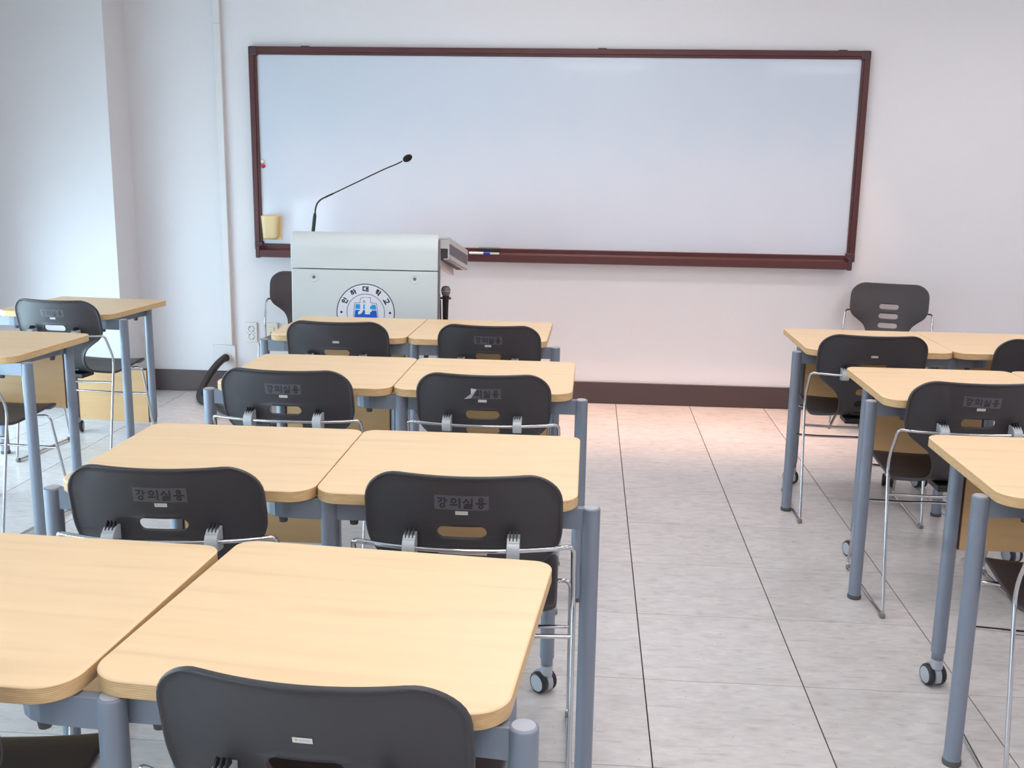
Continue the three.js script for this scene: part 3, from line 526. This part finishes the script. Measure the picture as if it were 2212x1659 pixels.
// ---------------------------------------------------------------- chairs
const shellMap = (() => {
  const P = [[0, .792], [-.005, .76], [-.014, .72], [-.024, .68], [-.033, .64], [-.042, .6], [-.052, .56], [-.064, .52], [-.082, .483], [-.11, .454], [-.15, .436], [-.2, .429], [-.28, .431], [-.36, .439], [-.42, .445], [-.455, .441], [-.475, .429], [-.482, .416]];
  const curve = new THREE.CatmullRomCurve3(P.map(([z, y]) => V(0, y, z)), false, 'centripetal'), N = 600, pts = curve.getSpacedPoints(N), L = curve.getLength();
  const W = 0.2145, tab = [[0.08, W], [.15, W], [.178, .208], [.2, .193], [.22, .166], [.245, .136], [.28, .118], [.32, .112], [.352, .114], [.375, .126], [.39, .148], [.404, .176], [.42, .196], [.44, .2045], [.56, .206], [L, .206]];
  const w = (s) => {
    const R = 0.082, F = 0.07; let v = W;
    if (s < R) return W - R + Math.sqrt(Math.max(0, R * R - (R - s) * (R - s)));
    for (let i = 1; i < tab.length; i++) if (s <= tab[i][0] + 1e-9) {
      const [a, va] = tab[i - 1], [b, vb] = tab[i], t = (s - a) / (b - a), m = (j) => (j <= 0 || j >= tab.length - 1 ? 0 : (tab[j + 1][1] - tab[j - 1][1]) / (tab[j + 1][0] - tab[j - 1][0])), d = b - a;
      const t2 = t * t, t3 = t2 * t; v = (2 * t3 - 3 * t2 + 1) * va + (t3 - 2 * t2 + t) * d * m(i - 1) + (-2 * t3 + 3 * t2) * vb + (t3 - t2) * d * m(i); break;
    }
    if (s > L - F) { const q = F - (L - s); v = v - F + Math.sqrt(Math.max(0, F * F - q * q)); } return v;
  };
  const sm = (a, b, x) => { const t = Math.min(1, Math.max(0, (x - a) / (b - a))); return t * t * (3 - 2 * t); };
  const bow = (s) => 0.036 * (1 - sm(0.16, 0.32, s)) + 0.006 + 0.006 * sm(0.42, 0.52, s);
  const at = (u, s, off) => {
    const f = Math.min(1, Math.max(0, s / L)) * N, i = Math.min(N - 1, Math.floor(f)), a = pts[i], b = pts[i + 1], t = f - i, a0 = pts[Math.max(0, i - 6)], b0 = pts[Math.min(N, i + 7)];
    const tz = b0.z - a0.z, ty = b0.y - a0.y, l = Math.hypot(tz, ty), nz = -ty / l, ny = tz / l, k = off - bow(s) * (u / W) * (u / W);
    return [u, a.y + (b.y - a.y) * t + ny * k, a.z + (b.z - a.z) * t + nz * k];
  };
  return { L, W, w, at, sm };
})();
const SLOTS = [.135, .19, .2445, .298, .354], SR = 0.0148, SH = 0.0535;
const backOff = (u, s) => {
  const { w, sm, L } = shellMap, d = Math.min(w(s) - Math.abs(u), s, L - s); let o = 0.0042 + 0.0068 * (1 - sm(0.004, 0.012, d)) - 0.0024 * (1 - sm(0, 0.0035, d));
  for (const c of SLOTS) { const dx = Math.max(0, Math.abs(u) - (SH - SR)), ds = Math.hypot(dx, s - c) - SR; if (ds > -0.002 && ds < 0.009) o = Math.max(o, 0.0042 + 0.0026 * (1 - sm(0.003, 0.0075, ds))); } return o;
};
const shellGeo = (() => {
  const { L, w, at, sm } = shellMap; const rows = [0, .0015, .004, .0075, .012, .018, .026, .036, .048, .062, .076];
  for (let s = 0.085; s < L - 0.075; s += 0.012) rows.push(s);
  for (const c of SLOTS) for (const o of [-1.7, -1.35, -1, -.97, -.85, -.6, -.3, 0, .3, .6, .85, .97, 1, 1.35, 1.7]) rows.push(c + o * SR);
  for (const e of [.07, .058, .046, .036, .026, .018, .012, .0075, .004, .0015, 0]) rows.push(L - e);
  rows.sort((a, b) => a - b); const S = [rows[0]]; const slotEdges = SLOTS.flatMap((c) => [c - SR, c + SR]);
  for (const r of rows) { if (r - S[S.length - 1] > 0.0004) S.push(r); }
  const hole = (s) => SLOTS.find((c) => Math.abs(s - c) < SR - 1e-6), hOf = (s) => { const c = hole(s); return c === undefined ? SH - SR : SH - SR + Math.sqrt(Math.max(0, SR * SR - (s - c) * (s - c))); };
  const cols = (s) => {                              // u positions across one row
    const W = w(s), h = hOf(s), r = [], inner = [h, h + 0.003, h + 0.0075]; const outer = [W, W - 0.0018, W - 0.004, W - 0.0075, W - 0.0125];
    const a = inner[2], b = outer[4]; const right = [...inner]; for (let k = 1; k < 6; k++) right.push(a + (b - a) * k / 6); right.push(...outer.slice().reverse());
    const mid = []; for (let k = 1; k < 6; k++) mid.push(-h + 2 * h * k / 6); return [...right.map((v) => -v).reverse(), ...mid, ...right];
  };
  const nr = S.length, C = S.map(cols), nc = C[0].length, RN = (nc - 5) / 2, pos = [], uv = [], idx = [];
  for (const side of [0, 1]) S.forEach((s, i) => C[i].forEach((u) => {
    const d = Math.min(w(s) - Math.abs(u), s, L - s), o = side ? backOff(u, s) : 0.0022 * (1 - sm(0, 0.0035, d)); pos.push(...at(u, s, o)); uv.push(u, s);
  }));
  const id = (side, i, k) => side * nr * nc + i * nc + k;
  const open = (i) => hole((S[i] + S[i + 1]) / 2) !== undefined;
  for (let i = 0; i < nr - 1; i++) for (let k = 0; k < nc - 1; k++) {
    if (open(i) && k >= RN - 1 && k < RN + 5) continue;
    idx.push(id(0, i, k), id(0, i, k + 1), id(0, i + 1, k), id(0, i, k + 1), id(0, i + 1, k + 1), id(0, i + 1, k));
    idx.push(id(1, i, k), id(1, i + 1, k), id(1, i, k + 1), id(1, i, k + 1), id(1, i + 1, k), id(1, i + 1, k + 1));
  }
  const wallq = (i, k, i2, k2) => idx.push(id(0, i, k), id(0, i2, k2), id(1, i, k), id(1, i, k), id(0, i2, k2), id(1, i2, k2));
  for (let k = 0; k < nc - 1; k++) { wallq(0, k + 1, 0, k); wallq(nr - 1, k, nr - 1, k + 1); }
  for (let i = 0; i < nr - 1; i++) {
    wallq(i, 0, i + 1, 0); wallq(i + 1, nc - 1, i, nc - 1);
    if (open(i)) { wallq(i + 1, RN - 1, i, RN - 1); wallq(i, RN + 5, i + 1, RN + 5); }
    if (i > 0 && open(i) && !open(i - 1)) for (let k = RN - 1; k < RN + 5; k++) wallq(i, k, i, k + 1);
    if (open(i) && !open(i + 1)) for (let k = RN - 1; k < RN + 5; k++) wallq(i + 1, k + 1, i + 1, k);
  }
  const g = new THREE.BufferGeometry(); g.setAttribute('position', new THREE.Float32BufferAttribute(pos, 3)); g.setAttribute('uv', new THREE.Float32BufferAttribute(uv, 2)); g.setIndex(idx); g.computeVertexNormals(); return g;
})();
function patch(u0, u1, s0, s1, lift, tilt = 0, uvx0 = 0) {          // thin sheet following the back of the shell, readable from behind
  const nx = 10, ny = 4, pos = [], uv = [], idx = [];
  for (let j = 0; j <= ny; j++) for (let i = 0; i <= nx; i++) { const u = u0 + (u1 - u0) * i / nx, s = s0 + (s1 - s0) * j / ny + tilt * (u - (u0 + u1) / 2); pos.push(...shellMap.at(u, s, backOff(u, s) + lift)); uv.push(uvx0 + (1 - uvx0) * i / nx, 1 - j / ny); }
  for (let j = 0; j < ny; j++) for (let i = 0; i < nx; i++) { const a = j * (nx + 1) + i; idx.push(a, a + nx + 1, a + 1, a + 1, a + nx + 1, a + nx + 2); }
  const g = new THREE.BufferGeometry(); g.setAttribute('position', new THREE.Float32BufferAttribute(pos, 3)); g.setAttribute('uv', new THREE.Float32BufferAttribute(uv, 2)); g.setIndex(idx); g.computeVertexNormals(); return g;
}
const TR = 0.0055, FX = 0.243;
const CH = {
  rail: sweep([...Array(25)].map((_, i) => { const u = -0.214 + 0.428 * i / 24; return V(u, 0.63, 0.010 - 0.036 * (u / 0.214) ** 2); }), TR, 10),
  side: (s) => sweep(filletPath([V(s * 0.205, 0.63, -0.0225), V(s * 0.2395, 0.6305, -0.037), V(s * FX, 0.512, -0.1), V(s * FX, 0.008, -0.012), V(s * FX, 0.008, -0.455), V(s * (FX - 0.004), 0.425, -0.352), V(s * 0.185, 0.42, -0.35)], [0.018, 0.045, 0.022, 0.03, 0.03]), TR, 10),
  bar: (y, z, dx) => sweep([V(-FX + dx, y, z), V(-0.12, y - 0.004, z), V(0.12, y - 0.004, z), V(FX - dx, y, z)], TR * 0.95, 10),
  mount: merge([rbox(-0.075, 0.075, 0.408, 0.43, -0.2, -0.1, 0.004), rbox(-0.02, 0.02, 0.392, 0.412, -0.112, -0.07, 0.003), rbox(-0.06, 0.06, 0.416, 0.434, -0.37, -0.33, 0.004)]),
  foot: (s, z) => rbox(s * FX - 0.0085, s * FX + 0.0085, 0.0, 0.018, z - 0.013, z + 0.013, 0.006, 3),
  clip: (s) => extrudeX((() => { const p = [[-0.034, 0.655], [-0.006, 0.655]], cz = 0.0015, cy = 0.63; for (let k = 0; k <= 10; k++) { const a = 1.45 - k / 10 * 2.9; p.push([cz + Math.cos(a) * 0.0135, cy - 0.001 + Math.sin(a) * 0.02]); } p.push([-0.012, 0.606], [-0.036, 0.604]); return p; })(), s * 0.111 - 0.0135, s * 0.111 + 0.0135, 0.0012),
  fin: (s, k) => extrudeX([[-0.03, 0.64], [-0.014, 0.64], [0.0035, 0.646], [-0.004, 0.6565], [-0.014, 0.667], [-0.018, 0.668], [-0.026, 0.66]], s * 0.111 + k * 0.0075 - 0.0013, s * 0.111 + k * 0.0075 + 0.0013),
  plate: patch(-0.0135, 0.0135, 0.082, 0.0912, 0.0008),
  tape: patch(-0.058, 0.058, 0.0445, 0.0795, 0.0005),
  tape2: patch(-0.058, 0.058, 0.0445, 0.0795, 0.0005, 0.05),
  torn: patch(-0.036, 0.058, 0.0445, 0.0795, 0.0005, 0, 0.19),
};
const sideG = { '-1': CH.side(-1), '1': CH.side(1) }, clipG = { '-1': CH.clip(-1), '1': CH.clip(1) }, barG = [CH.bar(0.402, -0.081, 0.004), CH.bar(0.285, -0.3855, 0.006)];
const flapGeo = (() => { const a = V(...shellMap.at(-0.036, 0.079, 0.005)), b = V(...shellMap.at(-0.058, 0.0795, 0.012)), c = V(...shellMap.at(-0.016, 0.044, 0.012)), d = V(...shellMap.at(-0.036, 0.0445, 0.005)); const pos = [a, b, c, a, c, d].flatMap((p) => p.toArray()); const g = new THREE.BufferGeometry(); g.setAttribute('position', new THREE.Float32BufferAttribute(pos, 3)); g.computeVertexNormals(); return g; })();
const finG = [-1, 1].map((s) => [-1, 0, 1].map((k) => CH.fin(s, k))), footG = [-1, 1].map((s) => [CH.foot(s, -0.02), CH.foot(s, -0.44)]);
function chair(x, z, turn, label, tape = 'tape') {
  const C = thing('classroom_chair', label, 'chair', [x, 0, z], turn, 'dark grey shell chairs with chrome sled frames');
  mesh('shell_seat', shellGeo, M.shell, C);
  mesh('back_rail', CH.rail, M.chrome, C);
  [-1, 1].forEach((s, i) => {
    const f = mesh('side_frame', sideG[s], M.chrome, C); for (const g of footG[i]) mesh('foot_pad', g, M.rubberPale, f);
    const c = mesh('clip', clipG[s], M.clip, C); for (const g of finG[i]) mesh('clip_fin', g, M.fin, c);
  });
  for (const g of barG) mesh('crossbar', g, M.chrome, C);
  mesh('seat_mount', CH.mount, M.black, C);
  const pl = mesh('maker_plate', CH.plate, M.plate, C); pl.userData.label = 'small pale metal plate';
  if (tape) { const m = mesh('tape_label', CH[tape], M.tape, C); m.userData.label = 'clear tape with dark Korean lettering'; if (tape === 'torn') mesh('peeled_flap', flapGeo, M.flap, C); }
  return C;
}
chair(-0.54, 4.742, -0.07, 'chair nearest the camera, its back without tape label', null);
chair(-1.165, 4.79, 0.08, 'chair under the desk in the lower left corner, only the seat showing');
chair(-0.445, 3.833, 0.02, 'right chair in the middle column, second row from the camera');
chair(-1.09, 3.857, 0.06, 'left chair in the middle column, second row from the camera');
chair(-0.511, 2.756, 0.012, 'right chair in the middle column, third row, with torn tape label', 'torn');
chair(-1.14, 2.778, -0.018, 'left chair in the middle column, third row from the camera');
chair(-0.592, 1.742, -0.02, 'right chair of the pair closest to the lectern, with tape label');
chair(-1.221, 1.748, 0.025, 'left chair of the pair closest to the lectern, without tape label', null);
chair(0.953, 1.749, -0.02, 'aisle-side chair of the right column nearest the whiteboard, without tape label', null);
chair(1.64, 1.75, 0.0, 'chair cut by the right picture edge, row nearest the whiteboard', null);
chair(1.042, 2.662, 0.02, 'aisle-side chair of the right column with tape label on its back', 'tape2');
chair(1.03, 3.735, -0.06, 'chair at the lower right picture edge, only seat corner and chrome leg showing');
chair(-2.657, 1.312, -0.1, 'window-side chair beside the pillar, its tape label in view');
chair(-2.6, 2.33, -0.12, 'chair cut by the left picture edge, only the seat showing');
chair(-1.869, -0.23, Math.PI + 0.14, 'chair half hidden behind the left side of the lectern', null);
chair(1.563, -0.28, Math.PI - 0.32, 'chair facing the room against the front wall, right of the whiteboard', null);

renderer.render(scene, camera);
